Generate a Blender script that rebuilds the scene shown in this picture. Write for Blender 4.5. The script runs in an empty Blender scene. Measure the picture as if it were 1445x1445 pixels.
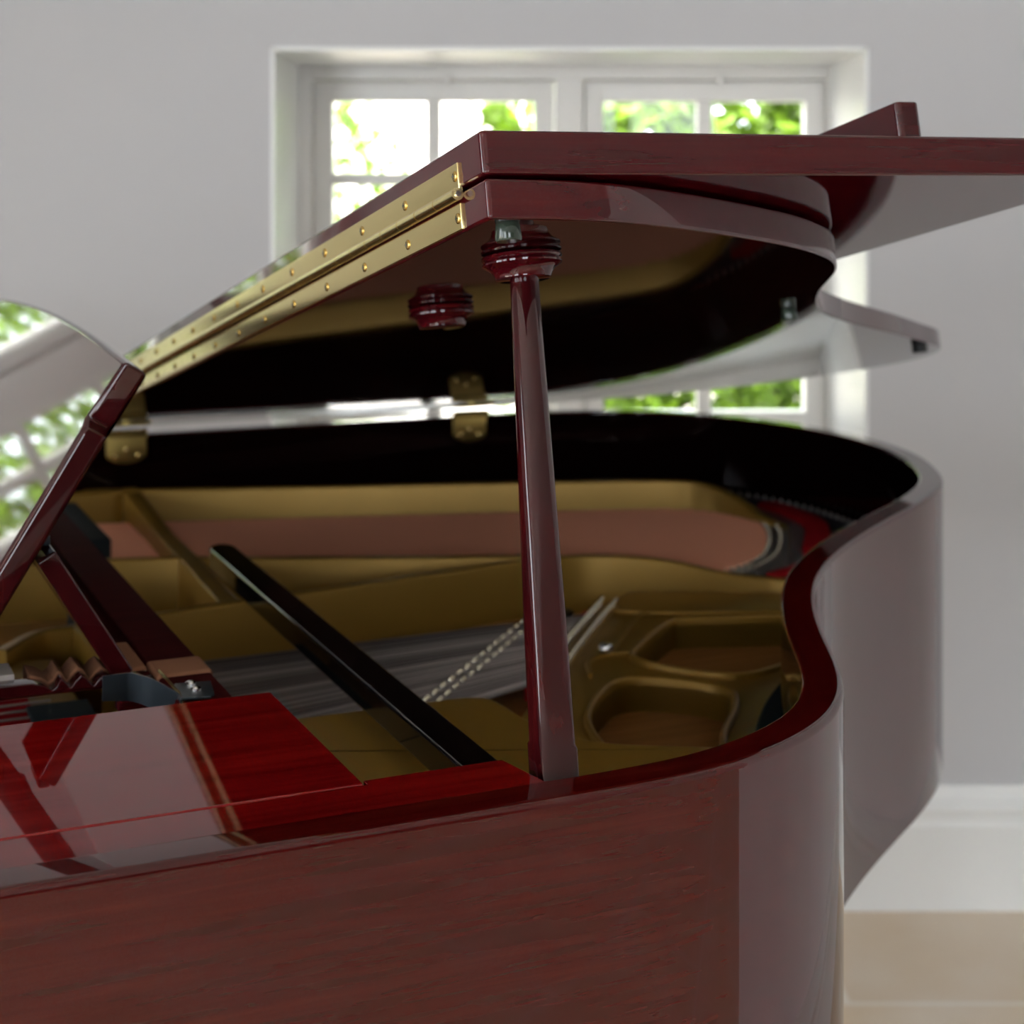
import bpy, bmesh, math, random
from math import sin, cos, tan, pi, radians as R
from mathutils import Vector, Matrix
random.seed(7)
SC = bpy.context.scene
COL = SC.collection

# ------------------------------------------------------------------ materials
def nodes(name):
    m = bpy.data.materials.new(name); m.use_nodes = True
    nt = m.node_tree; b = nt.nodes['Principled BSDF']
    return m, nt, b
def plain(name, col, rough=.5, metal=0., spec=.5, bump=0., bscale=300., trans=0., coat=0.):
    m, nt, b = nodes(name)
    b.inputs['Base Color'].default_value = (*col, 1); b.inputs['Roughness'].default_value = rough
    b.inputs['Metallic'].default_value = metal; b.inputs['Specular IOR Level'].default_value = spec
    b.inputs['Transmission Weight'].default_value = trans
    b.inputs['Coat Weight'].default_value = coat; b.inputs['Coat Roughness'].default_value = .03
    tc = nt.nodes.new('ShaderNodeTexCoord'); n = nt.nodes.new('ShaderNodeTexNoise')
    n.inputs['Scale'].default_value = bscale; nt.links.new(tc.outputs['Object'], n.inputs['Vector'])
    if bump > 0:
        bp = nt.nodes.new('ShaderNodeBump'); bp.inputs['Strength'].default_value = bump; bp.inputs['Distance'].default_value = .001
        nt.links.new(n.outputs['Fac'], bp.inputs['Height']); nt.links.new(bp.outputs['Normal'], b.inputs['Normal'])
    else:
        mx = nt.nodes.new('ShaderNodeMixRGB'); mx.blend_type = 'MULTIPLY'; mx.inputs['Fac'].default_value = .12
        mx.inputs['Color1'].default_value = (*col, 1); nt.links.new(n.outputs['Color'], mx.inputs['Color2'])
        nt.links.new(mx.outputs['Color'], b.inputs['Base Color'])
    return m
def wood(name, cols, stretch=(2.2, 45, 45), scale=2.6, rough=.035, rot=0., ior=1.5, pos=(.2, .5, .85)):
    m, nt, b = nodes(name); L = nt.links
    tc = nt.nodes.new('ShaderNodeTexCoord'); mp = nt.nodes.new('ShaderNodeMapping')
    mp.inputs['Scale'].default_value = stretch; mp.inputs['Rotation'].default_value = (0, rot, 0)
    L.new(tc.outputs['Object'], mp.inputs['Vector'])
    n = nt.nodes.new('ShaderNodeTexNoise'); n.inputs['Scale'].default_value = scale; n.inputs['Detail'].default_value = 7
    n.inputs['Roughness'].default_value = .55; n.inputs['Distortion'].default_value = .35
    L.new(mp.outputs['Vector'], n.inputs['Vector'])
    n2 = nt.nodes.new('ShaderNodeTexNoise'); n2.inputs['Scale'].default_value = 3.2; n2.inputs['Detail'].default_value = 3
    L.new(tc.outputs['Object'], n2.inputs['Vector'])
    mt = nt.nodes.new('ShaderNodeMath'); mt.operation = 'MULTIPLY_ADD'; mt.inputs[1].default_value = .35
    L.new(n2.outputs['Fac'], mt.inputs[0]); 
    ms = nt.nodes.new('ShaderNodeMath'); ms.operation = 'MULTIPLY_ADD'; ms.inputs[1].default_value = 1.0; ms.inputs[2].default_value = -.175
    L.new(n.outputs['Fac'], ms.inputs[0]); L.new(ms.outputs[0], mt.inputs[2])
    cr = nt.nodes.new('ShaderNodeValToRGB'); e = cr.color_ramp.elements
    e[0].position = pos[0]; e[0].color = (*cols[0], 1); e[1].position = pos[2]; e[1].color = (*cols[2], 1)
    x = e.new(pos[1]); x.color = (*cols[1], 1)
    L.new(mt.outputs[0], cr.inputs['Fac']); L.new(cr.outputs['Color'], b.inputs['Base Color'])
    b.inputs['Roughness'].default_value = rough; b.inputs['IOR'].default_value = ior
    return m
M = {}
M['mahogany'] = wood('polished_mahogany', [(.022, .0010, .002), (.042, .0017, .0035), (.068, .0036, .004)], rot=R(4))
M['rimwood'] = wood('polished_mahogany_case', [(.028, .0010, .0009), (.044, .0015, .0013), (.075, .0058, .0026)], stretch=(3, 55, 55), rot=R(9))
M['mahlit'] = wood('polished_mahogany_lit', [(.06, .0008, .0012), (.125, .0015, .002), (.23, .006, .003)], stretch=(2.2, 30, 30))  # brighter mahogany copy, window light on the shelf tops put into the colour
M['stickwood'] = wood('polished_mahogany_stick', [(.016, .0012, .0022), (.028, .0022, .003), (.048, .004, .004)], stretch=(30, 30, 2))
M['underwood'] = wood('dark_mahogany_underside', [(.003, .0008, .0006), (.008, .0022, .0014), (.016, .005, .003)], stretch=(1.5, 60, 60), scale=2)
M['inner'] = wood('near_black_inner_rim', [(.002, .0006, .0006), (.004, .0009, .0009), (.007, .0014, .0014)], ior=1.32)  # near-black version of the mahogany, for inner rim and case bottom
M['limewood'] = plain('bare_limewood', (.42, .37, .34), .6)
M['string2'] = plain('steel_string_dark', (.07, .055, .05), .4, .6)
M['string3'] = plain('steel_string_bright', (.34, .30, .28), .4, .6)
M['dull'] = plain('dull_dark_paint', (.022, .018, .024), .6, spec=.2)
M['satinwood'] = wood('satin_mahogany_rail', [(.02, .002, .002), (.035, .003, .003), (.05, .006, .005)], rough=.75, ior=1.1)
M['black'] = plain('polished_ebony', (.004, .003, .003), .04)
M['gold'] = plain('bronze_painted_iron', (.29, .160, .022), .38, .45, bump=.12, bscale=500)
M['brass'] = plain('polished_brass', (.92, .76, .36), .24, 1, bump=.02, bscale=90)
M['brass2'] = plain('brass_hinge', (.66, .48, .15), .28, 1)
M['screw'] = plain('brass_screw', (.66, .46, .16), .25, 1)
M['chrome'] = plain('nickel', (.75, .75, .75), .18, 1)
M['steel'] = plain('blackened_steel', (.035, .045, .055), .28, .6)
M['string'] = plain('steel_string', (.19, .165, .155), .4, .6)
M['copper'] = plain('copper_wound_string', (.78, .32, .19), .42, .25)
M['felt'] = plain('brown_felt', (.20, .09, .05), .95, spec=.1, bump=.8, bscale=900)
M['redfelt'] = plain('red_felt', (.36, .004, .009), .9, spec=.1, bump=.6, bscale=900)
M['blackfelt'] = plain('black_felt', (.012, .016, .018), .8, spec=.2)
M['bridge'] = plain('ebonised_bridge', (.014, .013, .012), .35)
M['pin'] = plain('bridge_pin', (.8, .72, .55), .25, .9)
M['rubber'] = plain('clear_rubber', (.05, .07, .05), .15, trans=.5)
M['blackrubber'] = plain('black_rubber', (.01, .01, .01), .5)
M['board'] = wood('spruce_soundboard', [(.17, .065, .018), (.25, .10, .028), (.33, .14, .04)], rough=.22, stretch=(2, 40, 40))
M['wall'] = plain('painted_plaster', (.50, .49, .49), .85, spec=.2, bump=.05, bscale=60)
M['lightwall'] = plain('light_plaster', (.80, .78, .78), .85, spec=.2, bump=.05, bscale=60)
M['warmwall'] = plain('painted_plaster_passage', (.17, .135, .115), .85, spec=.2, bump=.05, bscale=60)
M['ceiling'] = plain('white_ceiling', (.82, .82, .81), .9, spec=.2)
M['trim'] = plain('white_gloss_paint', (.82, .815, .79), .35)
M['winpaint'] = plain('cream_window_paint', (.78, .75, .71), .4)
M['render'] = plain('white_render_outside', (.85, .80, .76), .9)
M['soil'] = plain('gravel', (.45, .40, .33), .95, bump=.5, bscale=30)
M['bark'] = plain('bark', (.10, .06, .035), .9, bump=.5, bscale=60)
M['roof'] = plain('clay_tile', (.35, .12, .07), .8)
def leafmat(name, c):
    m, nt, b = nodes(name); L = nt.links
    g = nt.nodes.new('ShaderNodeObjectInfo'); ge = nt.nodes.new('ShaderNodeNewGeometry')
    cr = nt.nodes.new('ShaderNodeValToRGB'); e = cr.color_ramp.elements
    e[0].color = (*[v*.45 for v in c], 1); e[1].color = (*[min(1, v*1.5) for v in c], 1)
    L.new(ge.outputs['Random Per Island'], cr.inputs['Fac']); L.new(cr.outputs['Color'], b.inputs['Base Color'])
    b.inputs['Roughness'].default_value = .5
    t = nt.nodes.new('ShaderNodeBsdfTranslucent'); L.new(cr.outputs['Color'], t.inputs['Color'])
    mx = nt.nodes.new('ShaderNodeMixShader'); mx.inputs[0].default_value = .4
    L.new(b.outputs[0], mx.inputs[1]); L.new(t.outputs[0], mx.inputs[2])
    L.new(mx.outputs[0], nt.nodes['Material Output'].inputs['Surface'])
    return m
M['leafA'] = leafmat('leaf_bright', (.11, .20, .008)); M['leafB'] = leafmat('leaf_green', (.03, .085, .010)); M['leafC'] = leafmat('leaf_pink', (.2, .10, .09))
def glassmat():
    m = bpy.data.materials.new('window_glass'); m.use_nodes = True; nt = m.node_tree; nt.nodes.clear()
    o = nt.nodes.new('ShaderNodeOutputMaterial'); t = nt.nodes.new('ShaderNodeBsdfTransparent'); g = nt.nodes.new('ShaderNodeBsdfGlossy')
    g.inputs['Roughness'].default_value = 0; f = nt.nodes.new('ShaderNodeFresnel'); f.inputs['IOR'].default_value = 1.3
    mx = nt.nodes.new('ShaderNodeMixShader'); nt.links.new(f.outputs[0], mx.inputs[0]); nt.links.new(t.outputs[0], mx.inputs[1]); nt.links.new(g.outputs[0], mx.inputs[2])
    nt.links.new(mx.outputs[0], o.inputs[0]); return m
M['glass'] = glassmat()
def floormat():
    m, nt, b = nodes('limestone_tiles'); L = nt.links
    tc = nt.nodes.new('ShaderNodeTexCoord'); mp = nt.nodes.new('ShaderNodeMapping'); mp.inputs['Location'].default_value = (.35, -2.735 % .6 * -1 + .6, 0)
    L.new(tc.outputs['Object'], mp.inputs['Vector'])
    br = nt.nodes.new('ShaderNodeTexBrick'); br.inputs['Scale'].default_value = 1; br.inputs['Mortar Size'].default_value = .006
    br.inputs['Brick Width'].default_value = .9; br.inputs['Row Height'].default_value = .6; br.offset = .5
    br.inputs['Color1'].default_value = (.80, .66, .50, 1); br.inputs['Color2'].default_value = (.76, .62, .47, 1); br.inputs['Mortar'].default_value = (.88, .80, .70, 1)
    L.new(mp.outputs['Vector'], br.inputs['Vector'])
    n = nt.nodes.new('ShaderNodeTexNoise'); n.inputs['Scale'].default_value = 5; n.inputs['Detail'].default_value = 8; L.new(tc.outputs['Object'], n.inputs['Vector'])
    mx = nt.nodes.new('ShaderNodeMixRGB'); mx.blend_type = 'OVERLAY'; mx.inputs['Fac'].default_value = .35
    L.new(br.outputs['Color'], mx.inputs['Color1']); L.new(n.outputs['Fac'], mx.inputs['Color2']); L.new(mx.outputs['Color'], b.inputs['Base Color'])
    b.inputs['Roughness'].default_value = .4; return m
M['floor'] = floormat()

# ------------------------------------------------------------------ mesh tools
class MB:
    def __init__(s): s.v = []; s.f = []; s.mi = []
    def add(s, v, f, mi=0, T=None):
        o = len(s.v); s.v += [tuple(T(*p)) if T else tuple(p) for p in v]
        for q in f: s.f.append([i+o for i in q]); s.mi.append(mi)
        return s
    def ring_loft(s, rings, cap=True, closed=True, mi=0, T=None):
        n = len(rings[0]); v = [p for r in rings for p in r]; f = []
        for i in range(len(rings)-1):
            for j in range(n if closed else n-1):
                k = (j+1) % n; f.append((i*n+j, i*n+k, (i+1)*n+k, (i+1)*n+j))
        if cap: f.append(tuple(reversed(range(n)))); f.append(tuple(range((len(rings)-1)*n, len(rings)*n)))
        return s.add(v, f, mi, T)
    def box(s, x0, x1, y0, y1, z0, z1, r=.0, mi=0, T=None):
        if r <= 0:
            v = [(x, y, z) for z in (z0, z1) for x, y in ((x0, y0), (x1, y0), (x1, y1), (x0, y1))]
            return s.add(v, [(3,2,1,0),(4,5,6,7),(0,1,5,4),(1,2,6,5),(2,3,7,6),(3,0,4,7)], mi, T)
        def rr(e, z):
            out = []
            for cx, cy, a0 in ((x1-r, y1-r, 0), (x0+r, y1-r, 90), (x0+r, y0+r, 180), (x1-r, y0+r, 270)):
                for k in range(4):
                    a = R(a0+30*k); out.append((cx+e*cos(a), cy+e*sin(a), z))
            return out
        rings = []
        for k in range(4): a = R(30*k); rings.append(rr(r*sin(a) if k else .0001, z0+r-r*cos(a)))
        for k in range(4): a = R(90-30*k); rings.append(rr(r*sin(a) if k < 3 else .0001, z1-r+r*cos(a)))
        return s.ring_loft(rings, mi=mi, T=T)
    def frame_ring(s, p, d, prof):
        d = Vector(d).normalized(); up = Vector((0, 0, 1)) if abs(d.z) < .9 else Vector((1, 0, 0))
        x = d.cross(up).normalized(); y = x.cross(d)
        return [tuple(Vector(p)+x*a+y*b) for a, b in prof]
    def tube(s, pts, r, n=8, mi=0, T=None, cap=True):
        P = [Vector(p) for p in pts]; rings = []
        for i, p in enumerate(P):
            d = (P[min(i+1, len(P)-1)]-P[max(i-1, 0)])
            rr = r[i] if isinstance(r, (list, tuple)) else r
            rings.append(s.frame_ring(p, d, [(rr*cos(2*pi*k/n), -rr*sin(2*pi*k/n)) for k in range(n)]))
        return s.ring_loft(rings, cap, mi=mi, T=T)
    def lathe(s, prof, n=40, mi=0, T=None):   # prof: (r,z) bottom to top
        rings = [[(max(r, 1e-4)*cos(2*pi*k/n), max(r, 1e-4)*sin(2*pi*k/n), z) for k in range(n)] for r, z in prof]
        return s.ring_loft(rings, mi=mi, T=T)
    def slab(s, outlines, z0, z1, r=.001, mi=0, T=None, mib=None, rc=None):   # 2D outlines (first outer, rest holes) -> rounded prism
        if len(outlines) == 1: return s.slab1(outlines[0], z0, z1, r, mi, T, mib, r if rc is None else rc)
        cu = bpy.data.curves.new('c', 'CURVE'); cu.dimensions = '2D'; cu.fill_mode = 'BOTH'
        for o in outlines:
            sp = cu.splines.new('POLY'); sp.points.add(len(o)-1); sp.use_cyclic_u = True
            for q, (x, y) in zip(sp.points, o): q.co = (x, y, 0, 1)
        cu.extrude = (z1-z0)/2-r; cu.bevel_depth = r; cu.bevel_resolution = 2; cu.offset = -r
        ob = bpy.data.objects.new('c', cu); me = bpy.data.meshes.new_from_object(ob)
        bm = bmesh.new(); bm.from_mesh(me); bmesh.ops.remove_doubles(bm, verts=bm.verts, dist=1e-6)
        bmesh.ops.recalc_face_normals(bm, faces=bm.faces)
        zm = (z0+z1)/2; o = len(s.v); bm.verts.index_update()
        for v in bm.verts:
            p = (v.co.x, v.co.y, v.co.z+zm); s.v.append(tuple(T(*p)) if T else p)
        for f in bm.faces:
            s.f.append([o+v.index for v in f.verts]); s.mi.append(mib if (mib is not None and f.normal.z < -.5) else mi)
        bm.free(); bpy.data.objects.remove(ob); bpy.data.curves.remove(cu); bpy.data.meshes.remove(me)
        return s
    def slab1(s, o, z0, z1, r, mi, T, mib, rc):
        P = [Vector(p) for p in o]; P = [p for i, p in enumerate(P) if (p-P[i-1]).length > 1e-6]
        if sum(P[i-1].x*P[i].y-P[i].x*P[i-1].y for i in range(len(P))) < 0: P.reverse()
        Q = []; n = len(P)
        for i, p in enumerate(P):      # round off the sharp corners
            a = P[i-1]-p; b = P[(i+1) % n]-p; la, lb = a.length, b.length; a /= la; b /= lb
            ang = math.acos(max(-1, min(1, a.dot(b)))); turn = pi-ang
            if turn < R(22): Q.append(p); continue
            t = min(rc/tan(ang/2), la*.45, lb*.45); rr = t*tan(ang/2)
            c = p+(a+b).normalized()*(rr/sin(ang/2)); p0 = p+a*t-c; p1 = p+b*t-c
            m = max(3, int(turn/R(18)))
            for k in range(m+1):
                d = p0.lerp(p1, k/m).normalized()*rr if turn < R(175) else p0
                Q.append(c+d)
        n = len(Q); N = []
        for i in range(n):
            d0 = (Q[i]-Q[i-1]).normalized(); d1 = (Q[(i+1) % n]-Q[i]).normalized(); nn = Vector((-d0.y-d1.y, d0.x+d1.x)).normalized()
            N.append(nn/max(.5, nn.dot(Vector((-d0.y, d0.x)))))
        rings = []
        for k in range(5): a = R(22.5*k); rings.append([(q.x+w.x*r*(1-sin(a)), q.y+w.y*r*(1-sin(a)), z0+r-r*cos(a)) for q, w in zip(Q, N)])
        for k in range(5): a = R(90-22.5*k); rings.append([(q.x+w.x*r*(1-sin(a)), q.y+w.y*r*(1-sin(a)), z1-r+r*cos(a)) for q, w in zip(Q, N)])
        f0 = len(s.f); s.ring_loft(rings, mi=mi, T=T)
        if mib is not None: s.mi[len(s.f)-2] = mib
        return s
    def build(s, name, mat, parent=None, off=None, smooth=40, wn=False):
        me = bpy.data.meshes.new(name)
        v = s.v
        if parent is not None and off is None: off = parent.get('_off', None)
        if off is not None: v = [(a-off[0], b-off[1], c-off[2]) for a, b, c in v]
        me.from_pydata(v, [], s.f)
        for m in (mat if isinstance(mat, list) else [mat]): me.materials.append(M[m])
        me.polygons.foreach_set('material_index', s.mi)
        bm = bmesh.new(); bm.from_mesh(me); bmesh.ops.recalc_face_normals(bm, faces=bm.faces); bm.to_mesh(me); bm.free()
        if smooth:
            me.polygons.foreach_set('use_smooth', [True]*len(me.polygons)); me.set_sharp_from_angle(angle=R(smooth))
        ob = bpy.data.objects.new(name, me); COL.objects.link(ob)
        if parent is not None: ob.parent = parent; ob['_off'] = list(off) if off is not None else [0, 0, 0]
        if wn:
            w = ob.modifiers.new('wn', 'WEIGHTED_NORMAL'); w.keep_sharp = True; w.weight = 90
        return ob
def tag(o, label=None, cat=None, group=None, kind=None):
    for k, v in (('label', label), ('category', cat), ('group', group), ('kind', kind)):
        if v: o[k] = v
    return o
def empty(name, loc, rz=0):
    e = bpy.data.objects.new(name, None); COL.objects.link(e); e.location = loc; e.rotation_euler.z = rz; e.empty_display_size = .1
    return e
def copies(proto, parent, offs):
    for o in offs:
        c = proto.copy(); COL.objects.link(c); c.parent = parent; c.location = o
        for g in list(proto.children):
            d = g.copy(); COL.objects.link(d); d.parent = c
def cr(P, n=8, closed=False):
    P = [Vector(p) for p in P]; N = len(P); out = []
    for i in range(N if closed else N-1):
        p0 = P[i-1] if (closed or i > 0) else P[0]*2-P[1]; p1 = P[i]; p2 = P[(i+1) % N]
        p3 = P[(i+2) % N] if (closed or i+2 < N) else p2*2-p1
        for k in range(n):
            t = k/n; out.append(tuple(.5*((2*p1)+(-p0+p2)*t+(2*p0-5*p1+4*p2-p3)*t*t+(-p0+3*p1-3*p2+p3)*t**3)))
    if not closed: out.append(tuple(P[-1]))
    return out
def smooth2(P, it=40, step=.004):
    # resample uniformly and relax, ends fixed
    P = [Vector(p) for p in P]; d = [0]
    for i in range(1, len(P)): d.append(d[-1]+(P[i]-P[i-1]).length)
    n = int(d[-1]/step)+1; out = []; j = 0
    for k in range(n+1):
        t = d[-1]*k/n
        while j < len(P)-2 and d[j+1] < t: j += 1
        u = (t-d[j])/max(d[j+1]-d[j], 1e-9); out.append(P[j].lerp(P[j+1], u))
    for _ in range(it): out = [out[0]]+[(out[i-1]+out[i]*2+out[i+1])/4 for i in range(1, n)]+[out[-1]]
    return out
def offs(P, t):   # offset open path to its left by t
    out = []
    for i, p in enumerate(P):
        d = (P[min(i+1, len(P)-1)]-P[max(i-1, 0)]).normalized(); out.append(p+Vector((-d.y, d.x))*t)
    return out

# ------------------------------------------------------------------ frames
TH = R(24.13); H = 1.31
BS = 2.233; AL = R(11.59)
OFF = (.5, 1.5, 0)
piano = empty('grand_piano', (cos(TH)*.5-sin(TH)*1.5, sin(TH)*.5+cos(TH)*1.5, 0), TH)
piano['_off'] = list(OFF)
tag(piano, 'glossy red mahogany grand piano with open lid, brass hinge and gold iron plate', 'piano')
def part(mb, name, mat, parent=piano, **k): return mb.build(name, mat, parent, off=OFF, **k)

# ------------------------------------------------------------------ case rim
outer = [(-.36, .765), (-.2, .765), (0, .765), (.15, .765), (.3, .765), (.40, .765), (.46, .768), (.505, .779), (.55, .799), (.587, .825), (.622, .864), (.65, .910), (.684, .975), (.725, 1.046), (.781, 1.125), (.855, 1.201), (.932, 1.264), (1.012, 1.322), (1.10, 1.385), (1.19, 1.468), (1.25, 1.561), (1.29, 1.645), (1.315, 1.75), (1.322, 1.862), (1.302, 1.978), (1.258, 2.085), (1.18, 2.170), (1.06, 2.217), (.93, 2.232), (.8, 2.233), (.4, 2.233), (0, 2.233), (-.36, 2.233)]
po = smooth2(cr(outer, 8), 26, .008); pin_ = offs(po, .027); pm = pin_
z0, z1, r = .672, 1.0, .0045
mb = MB(); rings = []
for o, i in zip(po, pin_):
    d = (i-o); L = d.length; d = d/L
    pr = [(0, z0+r), (0, z1-r)]
    pr += [(r-r*cos(R(a)), z1-r+r*sin(R(a))) for a in (22, 45, 68)] + [(r, z1), (L-r*.6, z1)]
    pr += [(L-r*.6+r*.6*sin(R(a)), z1-r*.6+r*.6*cos(R(a))) for a in (30, 60)] + [(L, z1-r*.6), (L, z0), (r, z0)]
    rings.append([(o.x+d.x*t, o.y+d.y*t, z) for t, z in pr])
mb.ring_loft(rings, cap=True)
nseg = len(rings[0])
for k in range((len(rings)-1)*nseg):
    if k % nseg in (9,): mb.mi[k] = 1
part(mb, 'case_rim', ['rimwood', 'inner'], wn=True)
# key bed + bottom
mb = MB(); ip = [(p.x, p.y) for p in pin_]
mb.slab([ip], .69, .72, .001); part(mb, 'case_bottom', 'inner')
mb = MB(); mb.box(-.36, -.335, .79, 2.21, .69, .79, .003); part(mb, 'key_slip', 'mahogany')
mb = MB(); mb.box(-.16, -.14, .86, 2.14, .78, .95, .004); part(mb, 'fallboard', 'mahogany')
mb = MB(); mb.box(-.33, -.16, .80, .86, .72, .86, .004); part(mb, 'key_block', 'mahogany')
mb = MB(); mb.box(-.33, -.16, 2.14, 2.20, .72, .86, .004); part(mb, 'key_block', 'mahogany')
# legs and lyre under the case
for (a, b) in ((-.2, .90), (-.2, 2.10), (1.12, 1.80)):
    mb = MB(); mb.lathe([(.03, .045), (.032, .06), (.036, .10), (.030, .12), (.055, .50), (.06, .58), (.045, .60), (.065, .62), (.07, .672)], 32, T=lambda x, y, z, a=a, b=b: (x+a, y+b, z))
    lg = part(mb, 'leg', 'mahogany')
    mb = MB(); mb.tube([(a-.012, b, .024), (a+.012, b, .024)], .024, 20); mb.box(a-.018, a+.018, b-.006, b+.006, .024, .05); part(mb, 'caster', 'brass', lg)
mb = MB(); mb.box(-.05, .05, 1.38, 1.62, .06, .10, .005); mb.tube([(0, 1.44, .08), (0, 1.44, .69)], .014, 16); mb.tube([(0, 1.56, .08), (0, 1.56, .69)], .014, 16)
ly = part(mb, 'pedal_lyre', 'mahogany')
for b in (1.44, 1.5, 1.56):
    mb = MB(); mb.box(-.16, -.04, b-.014, b+.014, .072, .082, .004); part(mb, 'pedal', 'brass', ly)

# side shelf and ledge strip beside the music desk
mb = MB(); mb.slab([[(-.14, .830), (.2845, .830), (.2840, 1.0110), (-.14, 1.0110)]], .972, .9988, .0012); part(mb, 'side_shelf', 'mahlit', wn=True)
mb = MB(); mb.slab([[(-.33, .7925), (.3755, .7925), (.3745, .8000), (.3680, .8355), (.2860, .8355), (.2860, .8290), (-.33, .8290)]], .968, .9984, .0007); part(mb, 'ledge_strip', 'mahlit', wn=True)

# ------------------------------------------------------------------ lid (local a, s, w)
def LT(a, s, w): return (a, BS-s*cos(AL)+w*sin(AL), 1.008+s*sin(AL)+w*cos(AL))
def sb(b): return (BS-b)/cos(AL)
near = [(.344, .798), (.40, .802), (.45, .816), (.512, .844), (.56, .870), (.60, .893), (.64, .922), (.680, .958), (.712, 1.000), (.738, 1.046), (.768, 1.101), (.809, 1.164), (.866, 1.238), (.961, 1.328), (1.098, 1.440), (1.22, 1.545), (1.325, 1.640), (1.385, 1.745), (1.403, 1.85), (1.385, 1.96), (1.33, 2.09), (1.23, 2.18), (1.10, 2.222), (.98, 2.233), (.8, 2.233)]
cv = smooth2(cr([(a, sb(b)) for a, b in near], 8), 16, .006)
ol = [(p.x, p.y) for p in cv] + [(.344, 0)]
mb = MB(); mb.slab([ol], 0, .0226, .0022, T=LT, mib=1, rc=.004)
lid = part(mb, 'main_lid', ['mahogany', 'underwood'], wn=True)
# folded front flap, hinged on the same edge and turned back over the lid
FT = R(.35)
def FTf(a, s, w):
    x = a-.344; return LT(.344+x*cos(FT)-w*sin(FT), s, .0250+x*sin(FT)+w*cos(FT))
mb = MB(); mb.slab([[(.344, 0), (.80, 0), (.80, sb(.800)), (.344, sb(.800))]], 0, .0248, .0022, T=FTf, rc=.004)
flap = part(mb, 'lid_flap', 'mahogany', wn=True)
mb = MB(); mb.slab([[(.655, sb(2.18)), (.673, sb(2.18)), (.673, sb(.838)), (.655, sb(.838))]], .0249, .0575, .0015, T=FTf, rc=.004); part(mb, 'lip_rail', 'mahogany', flap, wn=True)
# continuous brass hinge
mb = MB(); mb.box(.3425, .345, .03, sb(.832), .0012, .0160, .0004, T=LT); hl = part(mb, 'hinge_leaf', 'brass', lid)
mb = MB(); mb.box(.3425, .345, .03, sb(.832), -.0025, .0140, .0004, T=FTf); hu = part(mb, 'hinge_leaf', 'brass', flap)
mb = MB(); s = .03; smax = sb(.829); k = 0
while s < smax-.001:
    e = min(s+.0305, smax); mb.tube([LT(.3405, s+.0004, .0205), LT(.3405, e-.0004, .0205)],   .0036, 16); s = e; k += 1
mb2 = part(mb, 'hinge_knuckle', 'brass', lid)
mb = MB(); mb.tube([LT(.3405, smax-.01, .0205), LT(.3405, smax+.0006, .0205)], .0017, 12); part(mb, 'hinge_pin', 'chrome', lid)
def screw_mb(x, s, w, T):
    mb = MB(); n = 14; rings = []
    for rr, dx in ((.0031, 0), (.0030, -.0006), (.0022, -.0011), (.0012, -.0013)):
        rings.append([(x+dx, s+rr*cos(2*pi*k/n), w+rr*sin(2*pi*k/n)) for k in range(n)])
    mb.ring_loft(rings, T=T)
    mb.box(x-.00145, x-.0012, s-.0016, s+.0016, w-.0003, w+.0003, mi=1, T=T); mb.box(x-.00145, x-.0012, s-.0003, s+.0003, w-.0016, w+.0016, mi=1, T=T)
    return mb
for j in range(17):
    s = sb(.833)-.0032-.0815*j
    part(screw_mb(.3425, s, .0078, LT), 'hinge_screw', ['screw', 'steel'], lid)
    part(screw_mb(.3425, s, .0068, FTf), 'hinge_screw', ['screw', 'steel'], flap)
# prop cups on the underside
def frameDown(a, s):
    def T(x, y, z): return LT(a+x, s+y, -z)
    return T
cup = [(.0130, .0005), (.0135, .002), (.0155, .004), (.0155, .006), (.0120, .0075), (.0125, .009), (.0195, .0105), (.0222, .012), (.0226, .0135), (.0215, .015), (.0212, .016), (.0225, .0172), (.0227, .0182), (.0215, .0195), (.0185, .021), (.0165, .0235), (.0155, .026), (.0158, .0275), (.0150, .0285)]
cup = [(.0215, .0002), (.0229, .0012), (.0231, .0024), (.0222, .0036), (.0214, .0041), (.0222, .0047), (.0229, .0056), (.0228, .0066), (.0212, .0076), (.0186, .0094), (.0170, .0118), (.0162, .0140), (.0160, .0152), (.0150, .0158)]
for a, b in ((.414, .910), (.450, 1.135)):
    mb = MB(); mb.lathe([(r_*1.08, z_) for r_, z_ in cup], 48, T=frameDown(a, sb(b))); part(mb, 'prop_cup', 'mahogany', lid)
mb = MB(); mb.lathe([(.0065, 0), (.0068, .001), (.0075, .0085), (.0068, .0098)], 28, T=frameDown(.361, sb(.804+.008))); o = part(mb, 'bumper', 'rubber', lid); o['label'] = 'clear rubber bumper'
mb = MB(); mb.lathe([(.0065, 0), (.0068, .001), (.0075, .0085), (.0068, .0098)], 28, T=frameDown(.813, sb(1.215))); o = part(mb, 'bumper', 'rubber', lid); o['label'] = 'clear rubber bumper'
mb = MB(); mb.lathe([(.0085, 0), (.009, .001), (.009, .0095), (.008, .0105)], 28, T=frameDown(1.235, sb(1.57))); o = part(mb, 'bumper', 'blackrubber', lid); o['label'] = 'black rubber bumper'
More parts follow.
